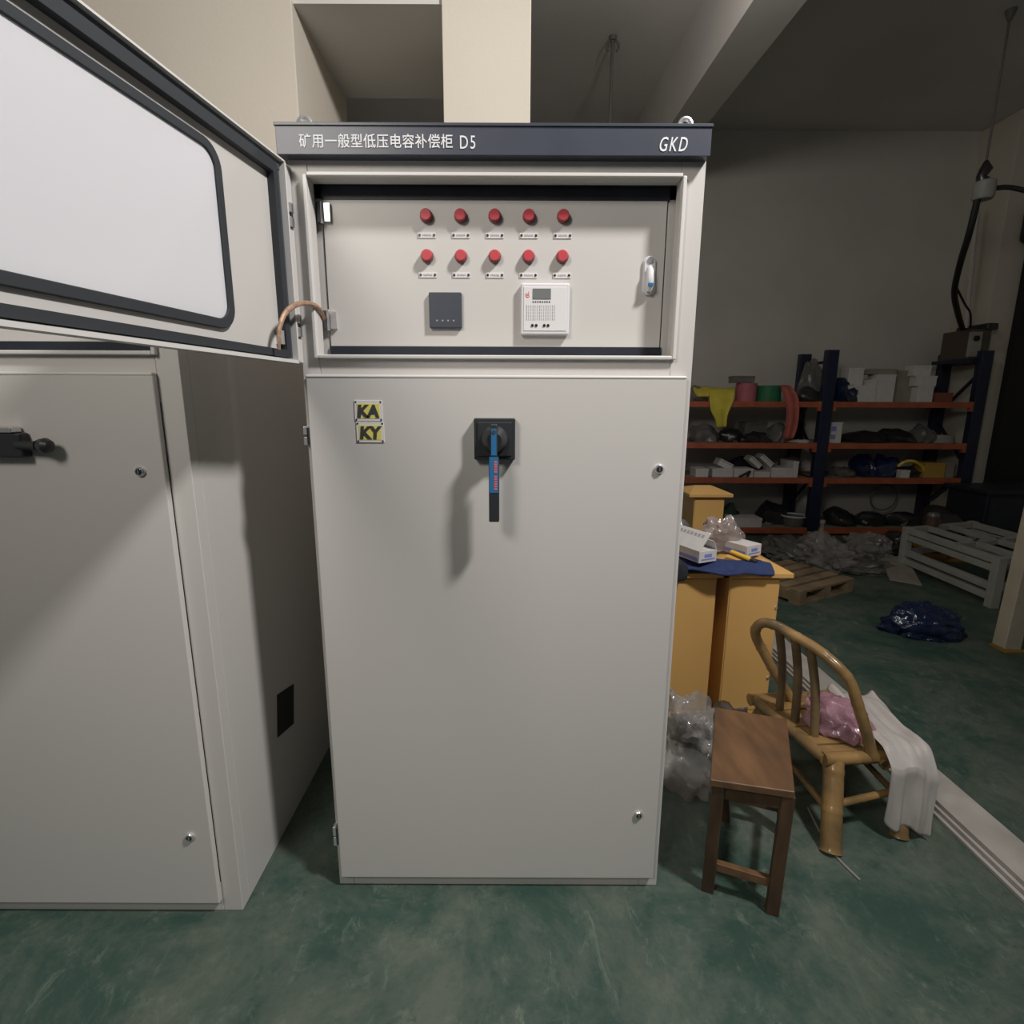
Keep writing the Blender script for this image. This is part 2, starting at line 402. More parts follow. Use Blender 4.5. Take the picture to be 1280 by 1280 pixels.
        MB().tube([(.352 + dx, py - .011, 1.846), (.352 + dx, py - .017, 1.835), (.352 + dx, py - .018, 1.80), (.352 + dx, py - .013, 1.787)], [.006, .0095, .0105, .007], WHITEPL, 14).build('latch_handle', h)
        MB().box(.345 + dx, .359 + dx, py - .0295, py - .026, 1.797, 1.804, BLUELBL).build('button', h)
        b_ = MB().tube([(.352 + dx, py - .006, 1.862), (.352 + dx, py - .0125, 1.862)], .008, CHROME, 12).build('latch_pivot', h)
    # header sign
    hd = MB()
    hy = Y - .032
    hd.box(X0 - .012, X1 - .002, hy, Y + .03, 2.072, 2.132, SLATE); hd.box(X0 - .014, X1 + .0, hy - .003, Y + .03, 2.132, 2.139, SLATE)
    hd = hd.build('header_sign', T, .0012)
    if full:
        yy = hy - .0008
        o = text_mesh('lettering', '矿用一般型低压电容补偿柜', .0315, WHITEINK, hd, (X0 + .042, yy, 2.0885), .93, offset=.0002, space=1.055)
        o = text_mesh('lettering', 'D5', .040, WHITEINK, hd, (-.127 + dx, yy, 2.0850), .74, offset=.0, space=1.18)
        o = text_mesh('lettering', 'GKD', .043, WHITEINK, hd, (.338 + dx, yy, 2.0815), .66, shear=.25, offset=.0002, space=1.22)
    for x in (-.503, .414):
        r = MB(); r.tube([(x + dx + .015 * math.cos(a), Y + .02, 2.156 + .017 * math.sin(a)) for a in [math.pi * k / 10 for k in range(-1, 12)]], .0055, CHROME, 10)
        r.tube([(x + dx, Y + .02, 2.116), (x + dx, Y + .02, 2.142)], .014, CHROME, 12)
        r.build('lifting_eye', T)
    # lower door
    dY = Y - .019
    DX0, DX1 = -.531 + dx, door_r + dx
    d = MB().box(DX0, DX1, dY, dY + .018, .043, 1.566, PAINT); d.box(DX0, DX1, dY - .0015, dY + .018, 1.563, 1.572, PAINT2)
    d = d.build('lower_door', T, .004, 3)
    for z in (1.333, .277):
        k = MB(); xx = .388 + dx + (door_r - .447)
        k.tube([(xx, dY, z), (xx, dY - .005, z), (xx, dY - .008, z)], [.0125, .0125, .010], CHROME, 24)
        k.disc((xx, dY - .0078, z), (0, -1, 0), .0075, .0012, DARKCHROME, 16)
        k.box(xx - .0012, xx + .0012, dY - .011, dY - .0085, z - .005, z + .005, CHROME)
        k.build('cam_lock', d)
    for zz in ((1.395, 1.437), (.165, .225)):
        k = MB(); m_ = (zz[0] + zz[1]) / 2
        k.box(X0 - .002, X0 + .007, Y - .022, Y - .001, zz[0] - .003, m_ - .003, CHROME); k.box(X0 - .002, X0 + .007, Y - .022, Y - .001, m_ + .003, zz[1] + .003, CHROME)
        k.tube([(X0 + .008, Y - .018, zz[0]), (X0 + .008, Y - .018, zz[1])], .004, DARKCHROME, 8)
        k.build('hinge', T, .001)
    if lever == 'right':
        hx, hz = -1.232, 1.398
        pl = MB().box(hx - .06, hx + .052, dY - .030, dY, hz - .030, hz + .030, BLACKPL).build('handle_plate', T, .006, 3)
        MB().box(hx - .05, hx + .038, dY - .034, dY - .004, hz + .030, hz + .044, CHROME).build('handle_cap', pl, .003)
        lv = MB(); lv.tube([(hx + .04, dY - .022, hz), (hx + .085, dY - .028, hz), (hx + .095, dY - .03, hz)], [.012, .011, .014], BLACKPL, 14)
        lv.tube([(hx + .094, dY - .030, hz), (hx + .102, dY - .031, hz), (hx + .115, dY - .032, hz), (hx + .126, dY - .033, hz), (hx + .130, dY - .033, hz)], [.010, .017, .019, .013, .004], BLACKPL, 16)
        lv.build('handle_lever', pl)
        return T, None
    # rotary handle
    hx, hz = -.0455 + dx, 1.411
    pl = MB().box(hx - .053, hx + .053, dY - .026, dY, hz - .053, hz + .053, BLACKPL)
    pl.box(hx - .044, hx + .044, dY - .030, dY - .024, hz - .044, hz + .044, BLACKPL)
    pl = pl.build('handle_plate', T, .004, 3)
    MB().tube([(hx, dY - .026, hz), (hx, dY - .045, hz), (hx, dY - .06, hz)], [.036, .031, .018], BLACKPL, 28).build('handle_hub', pl)
    X = Matrix.Translation((hx, dY - .068, hz))
    if lever == 'right': X = X @ Matrix.Rotation(-math.pi / 2, 4, 'Y')
    lv = MB(); lv.box(-.0085, .0085, -.013, .012, -.060, .040, BLACKPL, X); lv.box(-.013, .013, -.014, .014, -.206, -.052, BLACKPL, X)
    lv = lv.build('handle_lever', pl, .003, 3)
    if full:
        st = MB(); st.box(-.0115, .0115, -.0150, -.0138, -.130, -.040, BLUELBL, X); st.box(-.0065, .0065, -.0140, -.0126, -.036, .030, BLUELBL, X)
        for k in range(12):
            if k == 5: continue
            z = -.050 - k * .0062; st.box(.0005, .0080, -.0157, -.0148, z - .0042, z, REDINK, X)
        st.disc(X @ Vector((0, -.0137, .022)), (0, -1, 0), .0048, .002, INK, 12)
        st.build('blue_sticker', pl)
        # warning plates
        for (tx, z0) in (('KA', 1.4575), ('KY', 1.4025)):
            xa = -.4085 + (0 if tx == 'KA' else .002)
            P = MB().box(xa, xa + .072, dY - .0020, dY, z0 - .003, z0 + .050, LABELW)
            for u in (.004, .068):
                for v_ in (.001, .046): P.disc((xa + u, dY - .0018, z0 + v_), (0, -1, 0), .0025, .0012, DARKCHROME, 8)
            P = P.build('warning_plate', T, .0005)
            MB().box(xa + .007, xa + .065, dY - .0026, dY - .0018, z0 + .004, z0 + .042, YELLOWLBL).build('yellow_field', P)
            text_mesh('lettering', tx, .042, INK, P, (xa + (.0065 if tx == 'KA' else .0085), dY - .0030, z0 + .0085), .98, shear=.10, offset=.0022)
    return T, (X0, Y, dY)

main, _ = cabinet(0, 0, 'tall grey electrical cabinet with ten red lamps, open glazed door and GKD header sign')
left, _ = cabinet(-1.27, -.092, 'tall grey electrical cabinet with horizontal black lever, partly cut off behind the open glazed door', door_r=.408, lever='right', full=False)
# dark opening plate on the left cabinet's side
sx = -.806
p4 = [(1.690, .514), (1.823, .480), (1.795, .336), (1.664, .368)]
mb = MB(); mb.add([(sx, y, z) for y, z in p4] + [(sx + .003, y, z) for y, z in p4], [(0, 1, 2, 3), (7, 6, 5, 4), (0, 4, 5, 1), (1, 5, 6, 2), (2, 6, 7, 3), (3, 7, 4, 0)], BLACKM)
mb.build('side_sticker', left)['label'] = 'dark square plate on cabinet side'

# ---- open glazed door of the main cabinet
A = math.radians(8); dv = Vector((-math.sin(A), -math.cos(A), 0)); nv = Vector((math.cos(A), -math.sin(A), 0))   # nv: inner face side
HO = Vector((-.547, 1.404, 0))
DX = Matrix(((dv.x, nv.x, 0, HO.x), (dv.y, nv.y, 0, HO.y), (0, 0, 1, 0), (0, 0, 0, 1)))    # local x = along door, y = out of inner face
W, z0, z1 = .965, 1.598, 2.060
ps0, ps1, pz0, pz1 = .222, .745, 1.664, 1.990      # glass opening
def ring(s0, s1, a0, a1, rad, n=8):
    out = []
    for cx, cz, st in ((s1 - rad, a1 - rad, 0), (s0 + rad, a1 - rad, 1), (s0 + rad, a0 + rad, 2), (s1 - rad, a0 + rad, 3)):
        for k in range(n + 1):
            a = (st + k / n) * math.pi / 2; out.append((cx + rad * math.cos(a), cz + rad * math.sin(a)))
    return out
def ring_band(mb, outer, inner, y0, y1, m):
    n = len(outer)
    vs = [DX @ Vector((s, y, z)) for y in (y0, y1) for R in (outer, inner) for s, z in R]
    fs = []
    for k in range(n):
        j = (k + 1) % n
        fs += [(k, j, n + j, n + k), (2 * n + k, 3 * n + k, 3 * n + j, 2 * n + j), (k, 2 * n + k, 2 * n + j, j), (n + k, n + j, 3 * n + j, 3 * n + k)]
    mb.add(vs, fs, m, True)
def rect_ring(s0, s1, a0, a1, n=8):
    R = []
    for cx, cz in ((s1, a1), (s0, a1), (s0, a0), (s1, a0)): R += [(cx, cz)] * (n + 1)
    return R
mb = MB()
ring_band(mb, rect_ring(-.004, W, z0, z1), ring(ps0, ps1, pz0, pz1, .035), -.018, -.0165, PAINT)
for (a, b, c, d) in ((-.012, W, z0 - .0, z0 + .008), (-.012, W, z1 - .004, z1), (-.012, -.006, z0, z1), (W - .006, W, z0, z1)):
    mb.box(a, b, -.020, .0075, c, d, PAINT2, DX)
mb.box(-.036, -.012, -.020, .004, z0 + .004, z1 - .004, PAINT, DX)
odoor = mb.build('glazed_door', main, 0)
odoor['label'] = 'open upper door with milky pane in black rubber seal'
mb = MB()
for a, b, c, d in ((.0, .016, z0 + .012, z1 - .006), (W - .03, W - .006, z0 + .012, z1 - .006)): mb.box(a, b, -.0165, -.004, c, d, METERBLK, DX)
mb.box(.0, W - .006, -.0165, -.002, 2.036, z1 - .005, METERBLK, DX)
mb.build('door_channel', odoor)
mb = MB()
ring_band(mb, ring(.014, W - .012, 1.610, 2.045, .006, 8), ring(.032, W - .03, 1.627, 2.023, .004, 8), -.0165, .001, RUBBER)
mb.build('door_seal', odoor)
mb = MB(); ring_band(mb, ring(ps0 - .014, ps1 + .014, pz0 - .013, pz1 + .012, .046), ring(ps0 + .006, ps1 - .006, pz0 + .006, pz1 - .006, .032), -.0165, -.008, RUBBER)
mb.build('glazing_seal', odoor, .002)
mb = MB(); R = ring(ps0, ps1, pz0, pz1, .036); n = len(R)
mb.add([DX @ Vector((s, y, z)) for y in (-.0175, -.0125) for s, z in R], [tuple(range(n)), tuple(range(n, 2 * n))] + [(k, (k + 1) % n, n + (k + 1) % n, n + k) for k in range(n)], PANE)
mb.build('pane', odoor)
for zz in (1.955, 1.70):
    mb = MB(); mb.box(-.032, -.014, .004, .010, zz - .004, zz + .018, CHROME, DX); mb.box(-.032, -.014, .004, .010, zz - .036, zz - .014, CHROME, DX)
    mb.tube([DX @ Vector((-.024, .006, zz - .036)), DX @ Vector((-.024, .006, zz + .018))], .0045, DARKCHROME, 8)
    mb.build('hinge', main, .001)
# earthing strap
pts = [at(349, 437, 1.30), at(349, 415, 1.305), at(354, 396, 1.32), at(364, 384, 1.35), at(378, 379, 1.385), at(392, 381, 1.42), at(401, 388, 1.455), at(405, 400, 1.485)]
sm_ = []
for i in range(len(pts) - 1):
    p0 = pts[max(i - 1, 0)]; p1 = pts[i]; p2 = pts[i + 1]; p3 = pts[min(i + 2, len(pts) - 1)]
    for k in range(4):
        t = k / 4; sm_.append(.5 * ((2 * p1) + (p2 - p0) * t + (2 * p0 - 5 * p1 + 4 * p2 - p3) * t * t + (3 * p1 - p0 - 3 * p2 + p3) * t ** 3))
sm_.append(pts[-1])
n = len(sm_); mb = MB(); mb.tube(sm_, [.0035 + .003 * math.sin(math.pi * i / (n - 1)) for i in range(n)], BRAID, 8)
mb.box(.035, .05, -.0165, -.002, 1.640, 1.672, CHROME, DX)
mb.build('earthing_strap', main)['label'] = 'braided copper strap'

# ------------------------------------------------------------------ yellow boxes
def yellow_box(x0, x1, y, zt, depth, label, latch):
    T = thing('yellow_enclosure', ((x0 + x1) / 2, y + depth / 2, 0), label, 'enclosure', None)
    b = MB().box(x0, x1, y, y + depth, .0, zt, YELLOW).build('housing', T, .003)
    mb = MB(); e = .045; ov = .03
    xs = (x0 - e, x1 + e); ys = (y - ov, y + depth + ov)
    mb.add([(xs[0], ys[0], zt), (xs[1], ys[0], zt), (xs[1], ys[1], zt), (xs[0], ys[1], zt),
            (xs[0], ys[0], zt + .022), (xs[1], ys[0], zt + .022), (xs[1] - .005, ys[1], zt + .012), (xs[0] + .005, ys[1], zt + .012),
            (xs[0] + .09, (ys[0] + ys[1]) / 2, zt + .055), (xs[1] - .09, (ys[0] + ys[1]) / 2, zt + .055)],
           [(0, 3, 2, 1), (0, 1, 5, 4), (1, 2, 6, 5), (2, 3, 7, 6), (3, 0, 4, 7), (4, 5, 9, 8), (5, 6, 9), (6, 7, 8, 9), (7, 4, 8)], YELLOW)
    mb.build('canopy', T, .002)
    for lx, lz in latch:
        MB().tube([(lx, y, lz), (lx, y - .010, lz)], [.008, .006], CHROME, 12).build('lock', T)
    d = MB().box(x0 + .006, x1 - .006, y - .004, y + .002, .03, zt - .015, YELLOW).build('door', T, .0015)
    return T
B1 = yellow_box(.73, .957, 2.40, .712, .34, 'yellow metal enclosure next to grey cabinet, glove box and blue cloth on its lid', [(.755, .30)])
B2 = yellow_box(1.016, 1.252, 2.40, .712, .34, 'yellow metal enclosure behind the bamboo chair, right one of the close pair', [(1.243, .56), (1.240, .20)])
B3 = yellow_box(1.235, 1.44, 3.6, .875, .30, 'yellow metal enclosure standing alone before the shelving, behind the pair', [])

# ------------------------------------------------------------------ things on the enclosures
def open_box(name, c, w, d, h, rot, label, flap=True, ax=0):
    T = thing(name, c, label, 'box'); X = Matrix.Translation(c) @ Matrix.Rotation(rot, 4, 'Z')
    MB().box(-w / 2, w / 2, -d / 2, d / 2, 0, h, WHITEBOX, X).build('carton', T, .002)
    p = MB(); p.box(-w / 2 + .012, w / 2 - .012, -d / 2 - .001, -d / 2, .012, .018, BLUEPRINT, X); p.box(-.022, .022, -d / 2 - .001, -d / 2, .024, .040, BLUEPRINT, X)
    p.box(-w / 2 - .001, -w / 2, -d / 2 + .01, d / 2 - .01, .006, h * .45, BLUEPRINT, X)
    p.build('print', T)
    if flap:
        Y = X @ Matrix.Translation((-w / 2, 0, h)) @ Matrix.Rotation(math.radians(-52), 4, 'Y')
        f = MB().box(0, w * .95, -d / 2, d / 2, 0, .003, WHITEBOX, Y).build('lid_flap', T)
        g = MB()
        for k in range(7): g.box(w * .66, w * .80, -d * .38 + k * .024, -d * .38 + .016 + k * .024, .0028, .0042, INKGREY, Y)
        g.build('flap_print', f)
        Y2 = X @ Matrix.Translation((w / 2, 0, h)) @ Matrix.Rotation(math.radians(-118), 4, 'Y')
        MB().box(0, .05, -d / 2, d / 2, 0, .003, WHITEBOX, Y2).build('lid_flap', T)
    return T
# blue cloth spread over both lids
rows = []
for i in range(9):
    r = []
    for j in range(14):
        u, v = i / 8, j / 13
        x = .70 + .50 * v; y = 2.345 + (.19 - .05 * v) * u + .015 * math.sin(v * 9)
        if u < .2: y -= .02 * math.sin(v * 3.1)
        z = .748 + .014 * math.sin(u * 7 + v * 5) + .012 * u
        if v > .86: z += .004
        if v < .12: z -= .12 * (.12 - v) / .12
        r.append((x, y, z))
    rows.append(r)
cloth('blue_cloth', rows, CLOTHB, thick=.012, label='rumpled blue cloth spread across the two yellow enclosures', cat='cloth', wob=.012, seed=3)
lump('dark_pouch', (.735, 2.335, .715), (.12, .06, .10), CLOTHK, 5, .15, label='dark cloth pouch hanging at left end of blue cloth', cat='cloth')
open_box('glove_carton', Vector((.865, 2.50, .777)), .105, .21, .055, math.radians(24), 'opened white and blue carton with raised flap on blue cloth')
open_box('glove_carton', Vector((1.115, 2.60, .777)), .105, .21, .055, math.radians(30), 'closed white and blue carton on the right yellow enclosure', flap=False)
k = thing('utility_knife', Vector((1.09, 2.44, .785)), 'yellow and black utility knife lying on blue cloth', 'knife')
MB().bar(at(913, 689, 2.50), at(938, 699, 2.44), .030, .014, mat('yellow_plastic', (.85, .52, .05), .35)).build('knife_body', k, .004)
MB().bar(at(938, 699, 2.44), at(947, 702, 2.42), .028, .014, BLACKPL).build('grip', k, .004)
lump('plastic_bag', (1.06, 2.66, .775), (.22, .14, .15), plastic('brown_film', (.42, .34, .31), .7, .2), 11, .3, sub=4, crease=.5, label='translucent brownish plastic bag standing behind the two white cartons', cat='bag')
lump('plastic_bag', (.80, 2.72, .76), (.26, .16, .20), GREYBAG, 12, .35, sub=4, crease=.5, label='grey crumpled plastic bag behind the opened carton', cat='bag')

# ------------------------------------------------------------------ wooden stool
T = thing('wooden_stool', (.775, 1.55, 0), 'brown wooden stool with oblong top in front of bamboo chair', 'stool')
top = [(.583, 1.388), (.806, 1.338), (.962, 1.700), (.738, 1.772)]
feet = [(.612, 1.425), (.792, 1.345), (.985, 1.655), (.79, 1.73)]
zt = .425
mb = MB(); mb.add([(x, y, z) for z in (zt - .024, zt) for x, y in top], [(0, 3, 2, 1), (4, 5, 6, 7), (0, 1, 5, 4), (1, 2, 6, 5), (2, 3, 7, 6), (3, 0, 4, 7)], WOOD)
mb.build('seat', T, .004)
tops = []
cx = sum(p[0] for p in top) / 4; cy = sum(p[1] for p in top) / 4
for i, (fx, fy) in enumerate(feet):
    tx, ty = top[i]; tx += (cx - tx) * .17; ty += (cy - ty) * .11; tops.append((tx, ty))
    fx += (cx - fx) * .07; fy += (cy - fy) * .05
    feet[i] = (fx, fy)
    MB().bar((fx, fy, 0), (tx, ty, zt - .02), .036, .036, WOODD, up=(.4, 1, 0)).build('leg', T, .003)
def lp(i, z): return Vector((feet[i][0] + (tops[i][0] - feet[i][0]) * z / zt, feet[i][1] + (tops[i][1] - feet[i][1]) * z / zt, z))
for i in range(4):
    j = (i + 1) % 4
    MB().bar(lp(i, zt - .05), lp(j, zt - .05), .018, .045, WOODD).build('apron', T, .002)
for i, z in ((0, .10), (2, .10)):
    MB().bar(lp(i, z), lp((i + 1) % 4, z), .020, .028, WOOD).build('stretcher', T, .002)
MB().bar(lp(1, .17), lp(2, .17), .02, .026, WOOD).build('stretcher', T, .002)
MB().bar(lp(3, .17), lp(0, .17), .02, .026, WOOD).build('stretcher', T, .002)

# ------------------------------------------------------------------ bamboo chair
def smooth_path(pts, k=5):
    out = []
    for i in range(len(pts) - 1):
        p0 = pts[max(i - 1, 0)]; p1 = pts[i]; p2 = pts[i + 1]; p3 = pts[min(i + 2, len(pts) - 1)]
        for q in range(k):
            t = q / k; out.append(.5 * ((2 * p1) + (p2 - p0) * t + (2 * p0 - 5 * p1 + 4 * p2 - p3) * t * t + (3 * p1 - p0 - 3 * p2 + p3) * t ** 3))
    out.append(pts[-1]); return out
def bamboo(pts, r, m=BAMBOO, n=12, node=.12, k=5):
    """culm with swollen nodes"""
    pts = [Vector(p) for p in pts]; P = smooth_path(pts, k) if len(pts) > 2 else [pts[0].lerp(pts[1], i / 12) for i in range(13)]
    out = [P[0]]; L = [0.0]
    for a, b in zip(P, P[1:]): L.append(L[-1] + (b - a).length)
    N = max(12, int(L[-1] / .010)); Q = []; rs = []; j = 0
    for i in range(N + 1):
        s = L[-1] * i / N
        while j < len(L) - 2 and L[j + 1] < s: j += 1
        t = (s - L[j]) / max(L[j + 1] - L[j], 1e-6); Q.append(P[j].lerp(P[j + 1], t))
        ph = (s % node) / node; dd = min(ph, 1 - ph) * node
        rs.append(r * (1 + .10 * math.exp(-(dd / .006) ** 2) - .03 * math.exp(-((dd - .012) / .006) ** 2)))
    return MB().tube(Q, rs, m, n)
T = thing('bamboo_chair', (1.24, 1.85, 0), 'low bamboo chair with bent arch back and three spindles beside stool', 'chair')
zs = .27
A_, B_, C_, D_ = Vector((1.115, 1.695, zs)), Vector((1.03, 2.08, zs)), Vector((1.44, 1.72, zs)), Vector((1.40, 2.12, zs))
for a, b, r in ((A_, B_, .022), (A_ + Vector((-.01, 0, 0)), C_, .024), (B_ + Vector((-.02, 0, 0)), D_, .024), (C_, D_, .022)):
    bamboo([a, b], r - .001).build('seat_rail', T)
mb = MB()
ring_ = MB().tube([A_.lerp(C_, .62) + Vector((0, -.020, -.012)), A_.lerp(C_, .62) + Vector((0, -.034, -.012))], .018, BAMBOO, 16, cap=False)
ring_.tube([A_.lerp(C_, .62) + Vector((0, -.020, -.012)), A_.lerp(C_, .62) + Vector((0, -.026, -.012))], .013, BAMBOOD, 16)
ring_.build('rail_end', T)
for i in range(7):     # seat slats
    t0 = (i + .06) / 7; t1 = (i + .94) / 7
    a0 = A_.lerp(B_, t0); a1 = A_.lerp(B_, t1); c0 = C_.lerp(D_, t0); c1 = C_.lerp(D_, t1)
    q = [a0, c0, c1, a1]; dz = .012 + .003 * (i % 2)
    MB().add([p + Vector((0, 0, z)) for z in (dz - .008, dz + .006) for p in q], [(0, 3, 2, 1), (4, 5, 6, 7), (0, 1, 5, 4), (1, 2, 6, 5), (2, 3, 7, 6), (3, 0, 4, 7)], BAMBOO).build('slat', T, .003)
Lg = [((1.095, 1.575, 0), (1.150, 1.705, zs - .01), .034), ((1.378, 1.645, 0), (1.405, 1.725, zs - .01), .030), ((1.045, 2.17, 0), (1.075, 2.06, zs - .01), .032), ((1.42, 2.18, 0), (1.375, 2.10, zs - .01), .032)]
for a, b, r in Lg:
    bamboo([a, b], r, node=.13).build('leg', T)
def lg(i, z): a, b, r = Lg[i]; a = Vector(a); b = Vector(b); return a.lerp(b, z / b.z)
bamboo([lg(0, .10), lg(2, .15)], .012, BAMBOO).build('stretcher', T)
bamboo([lg(0, .13), lg(1, .15)], .013, BAMBOO).build('stretcher', T)
bamboo([lg(1, .12), lg(3, .12)], .012, BAMBOOD).build('stretcher', T)
arch = [Vector((1.19, 2.03, zs)), at(978, 857, 2.05), at(957, 820, 2.06), at(944, 792, 2.05), at(952, 779, 2.01), at(970, 782, 1.96), at(992, 794, 1.90), at(1022, 812, 1.83), at(1047, 833, 1.77), at(1063, 853, 1.74), at(1072, 880, 1.72), at(1083, 915, 1.71), Vector((1.285, 1.70, zs))]
bamboo(arch, .0195, node=.10, n=14).build('arch_back', T)
for top_, bot in ((at(974, 787, 1.95), Vector((1.09, 1.985, zs))), (at(994, 799, 1.90), Vector((1.105, 1.895, zs))), (at(1013, 811, 1.85), Vector((1.13, 1.80, zs)))):
    mid = top_.lerp(bot, .45) + Vector((.012, 0, 0)); bamboo([top_, mid, bot], .0155, BAMBOOD, node=.22).build('spindle', T)
# pink bag on the seat
lump('pink_bag', (1.25, 1.86, zs + .018), (.20, .24, .11), PINKBAG, 21, .22, sub=4, crease=.35, label='pink plastic bag lying on the bamboo chair seat', cat='bag', rot=.3)
# white sheet on the seat, hanging over the near side
rows = []
def prof(t):      # distance along the sheet -> (run over the seat, drop)
    L = t * .62
    if L < .34: return L, 0
    if L < .40: q = (L - .34) / .06 * math.pi / 2; return .34 + .040 * math.sin(q), -.040 * (1 - math.cos(q))
    return .38 + .02 * (L - .40), -.040 - (L - .40)
for i in range(34):
    s_, dz = prof(i / 33); r = []
    for j in range(22):
        v = j / 21; far = max(0, 1 - s_ / .4); hang = max(0, -dz - .03)
        wv = math.sin(v * 15 + s_ * 7 + 1.2 * math.sin(s_ * 14)) * .55 + math.sin(v * 33 - s_ * 11) * .25
        x = 1.305 + (.165 - .06 * hang) * v + far * .03 * v + .03 * hang
        y = 2.045 - s_
        z = zs + .050 + dz
        n_ = noise.noise(Vector((v * 5, s_ * 7 + dz * 5, 2.3))) * .020 + noise.noise(Vector((v * 13, s_ * 16 + dz * 12, 7.7))) * .008
        if dz > -.03: z += wv * .010 + n_ + .045 * math.exp(-((v - .12) / .14) ** 2) * far
        else: y += wv * .009 - .034 + n_ * .6; z -= .035 * v + .012 * math.sin(v * 9)
        r.append((x, y, z))
    rows.append(r)
cloth('white_sheet', rows, SHEET, thick=.003, sub=1, label='crumpled white sheet on bamboo chair seat, hanging over its near edge', cat='sheet')
# white trunking lengths on the floor
def plank(name, a, b, wv, z0, z1, m, parent=None):
    a = Vector(a); b = Vector(b); wv = Vector(wv)
    q = [a, a + wv, b + wv, b]
    return MB().add([(p.x, p.y, z) for z in (z0, z1) for p in q], [(0, 3, 2, 1), (4, 5, 6, 7), (0, 1, 5, 4), (1, 2, 6, 5), (2, 3, 7, 6), (3, 0, 4, 7)], m).build(name, parent, .002)
tr = 'long white cable trunking lengths on floor'
for i, (xa, xb, w_, z0_, z1_, lab) in enumerate((
        (1.605, 1.560, .142, .030, .046, 'long white trunking length on floor behind chair, topmost and widest'),
        (1.592, 1.551, .120, .014, .029, 'long white trunking length directly beneath the topmost one'),
        (1.578, 1.541, .150, .000, .013, 'long white trunking length lying flat on floor under the others'))):
    o = plank('cable_trunking', (xa, 1.10, 0), (xb + .02, 3.30, 0), (w_, 0, 0), z0_, z1_, PVC)
    tag(o, lab, 'trunking', tr)
# clear plastic wrap by the cabinet
lump('plastic_wrap', (.735, 2.05, 0), (.30, .36, .30), CLEAR, 31, .35, sub=5, crease=.6, label='heap of clear plastic wrap between grey cabinet and stool', cat='wrap')
lump('plastic_wrap', (.93, 2.16, 0), (.30, .20, .16), GREYBAG, 33, .35, sub=4, crease=.6, label='dark crumpled plastic wrap at foot of yellow enclosures', cat='wrap')
MB().tube(smooth_path([fl(1010, 1010, .004), fl(1025, 1040, .004), fl(1045, 1070, .004), fl(1075, 1100, .004)]), .0035, PVCD, 6).build('twine')
tag(bpy.data.objects['twine'], 'thin pale twine lying on floor before bamboo chair', 'twine')

# ------------------------------------------------------------------ storage rack
T = thing('storage_rack', (3.45, 6.3, 0), 'long storage rack with navy uprights and orange beams along back wall', 'rack')
RY0, RY1 = 6.05, 6.60
levels = (.085, .665, 1.055, 1.505)     # top of beams
ux = (1.76, 3.44, 5.10)
for i, x in enumerate(ux):
    for y in (RY0, RY1):
        zt_ = 2.05
        mb = MB(); wd = .065 if i else .06
        mb.box(x - wd, x + wd, y - .035, y + .035, 0, zt_, BLUESTEEL)
        mb.box(x - wd + .012, x + wd - .012, y - .040, y - .034, .02, zt_ - .02, BLUESTEEL)
        mb.build('upright', T, .004)
    for k in range(3):
        a, b = (RY0, RY1) if k % 2 else (RY1, RY0)
        MB().bar((x, a, .25 + k * .55), (x, b, .75 + k * .55), .022, .03, BLUESTEEL).build('brace', T)
    MB().bar((x, RY0, 1.93), (x, RY1, 1.93), .03, .03, BLUESTEEL).build('brace', T)
for x0, x1 in ((ux[0] + .065, ux[1] - .065), (ux[1] + .065, ux[2] - .065)):
    for z in levels:
        for y in (RY0 - .02, RY1 + .02):
            mb = MB().box(x0, x1, y - .018, y + .018, z - .062, z, ORANGE)
            mb.box(x0, x0 + .035, y - .022, y + .02, z - .10, z + .005, ORANGE); mb.box(x1 - .035, x1, y - .022, y + .02, z - .10, z + .005, ORANGE)
            mb.build('beam', T, .003)
        MB().box(x0, x1, RY0 - .002, RY1 + .002, z - .02, z - .004, BOARD).build('shelf_board', T)

def shelf_z(lv): return levels[lv]
def carton(px0, px1, py0, lv, label, m=WHITEBOX, y=6.10, d=.18, name='carton', rot=0, base=None, cat='box', lid=True):
    zb = shelf_z(lv) - .003 if base is None else base
    a = at(px0, py0, y); b = at(px1, py0, y); w_ = b.x - a.x; h = max(a.z - zb, .02); cx_ = (a.x + b.x) / 2
    T_ = thing(name, (cx_, y + d / 2, zb), label, cat)
    X = Matrix.Translation((cx_, y + d / 2, zb)) @ Matrix.Rotation(rot, 4, 'Z')
    MB().box(-w_ / 2, w_ / 2, -d / 2, d / 2, 0, h, m, X).build('box_body', T_, .003)
    if lid:
        f = MB(); f.box(-w_ / 2 - .002, w_ / 2 + .002, -d / 2 - .003, d / 2 + .003, h - .02, h + .002, m, X); f.build('box_lid', T_, .002)
    return T_
def heap(px0, px1, py0, lv, m, label, seed, y=6.25, d=.30, cat='bag', name='plastic_bag', base=None, **k):
    zb = shelf_z(lv) - .003 if base is None else base
    a = at(px0, py0, y); b = at(px1, py0, y)
    return lump(name, ((a.x + b.x) / 2, y, zb), (b.x - a.x, d, a.z - zb), m, seed, k.pop('rough', .25), label=label, cat=cat, crease=k.pop('crease', .25), **k)
def drape(name, pxs, y, m, label, cat, thick=.01, wob=.006, seed=0):
    """pxs: rows of (px_left, px_right, py, dy)"""
    rows = []
    for (l, r, py, dy) in pxs:
        rows.append([at(l + (r - l) * j / 5, py, y + dy) + Vector((0, .012 * math.sin(j * 2.1), 0)) for j in range(6)])
    return cloth(name, rows, m, thick=thick, wob=wob, seed=seed, label=label, cat=cat)
YEL = mat('yellow_fabric', (0.72, 0.60, 0.07), 0.7, noise_amt=.2, noise_scale=9)
RED = mat('red_fabric', (0.52, 0.13, 0.10), 0.7, noise_amt=.2, noise_scale=9)
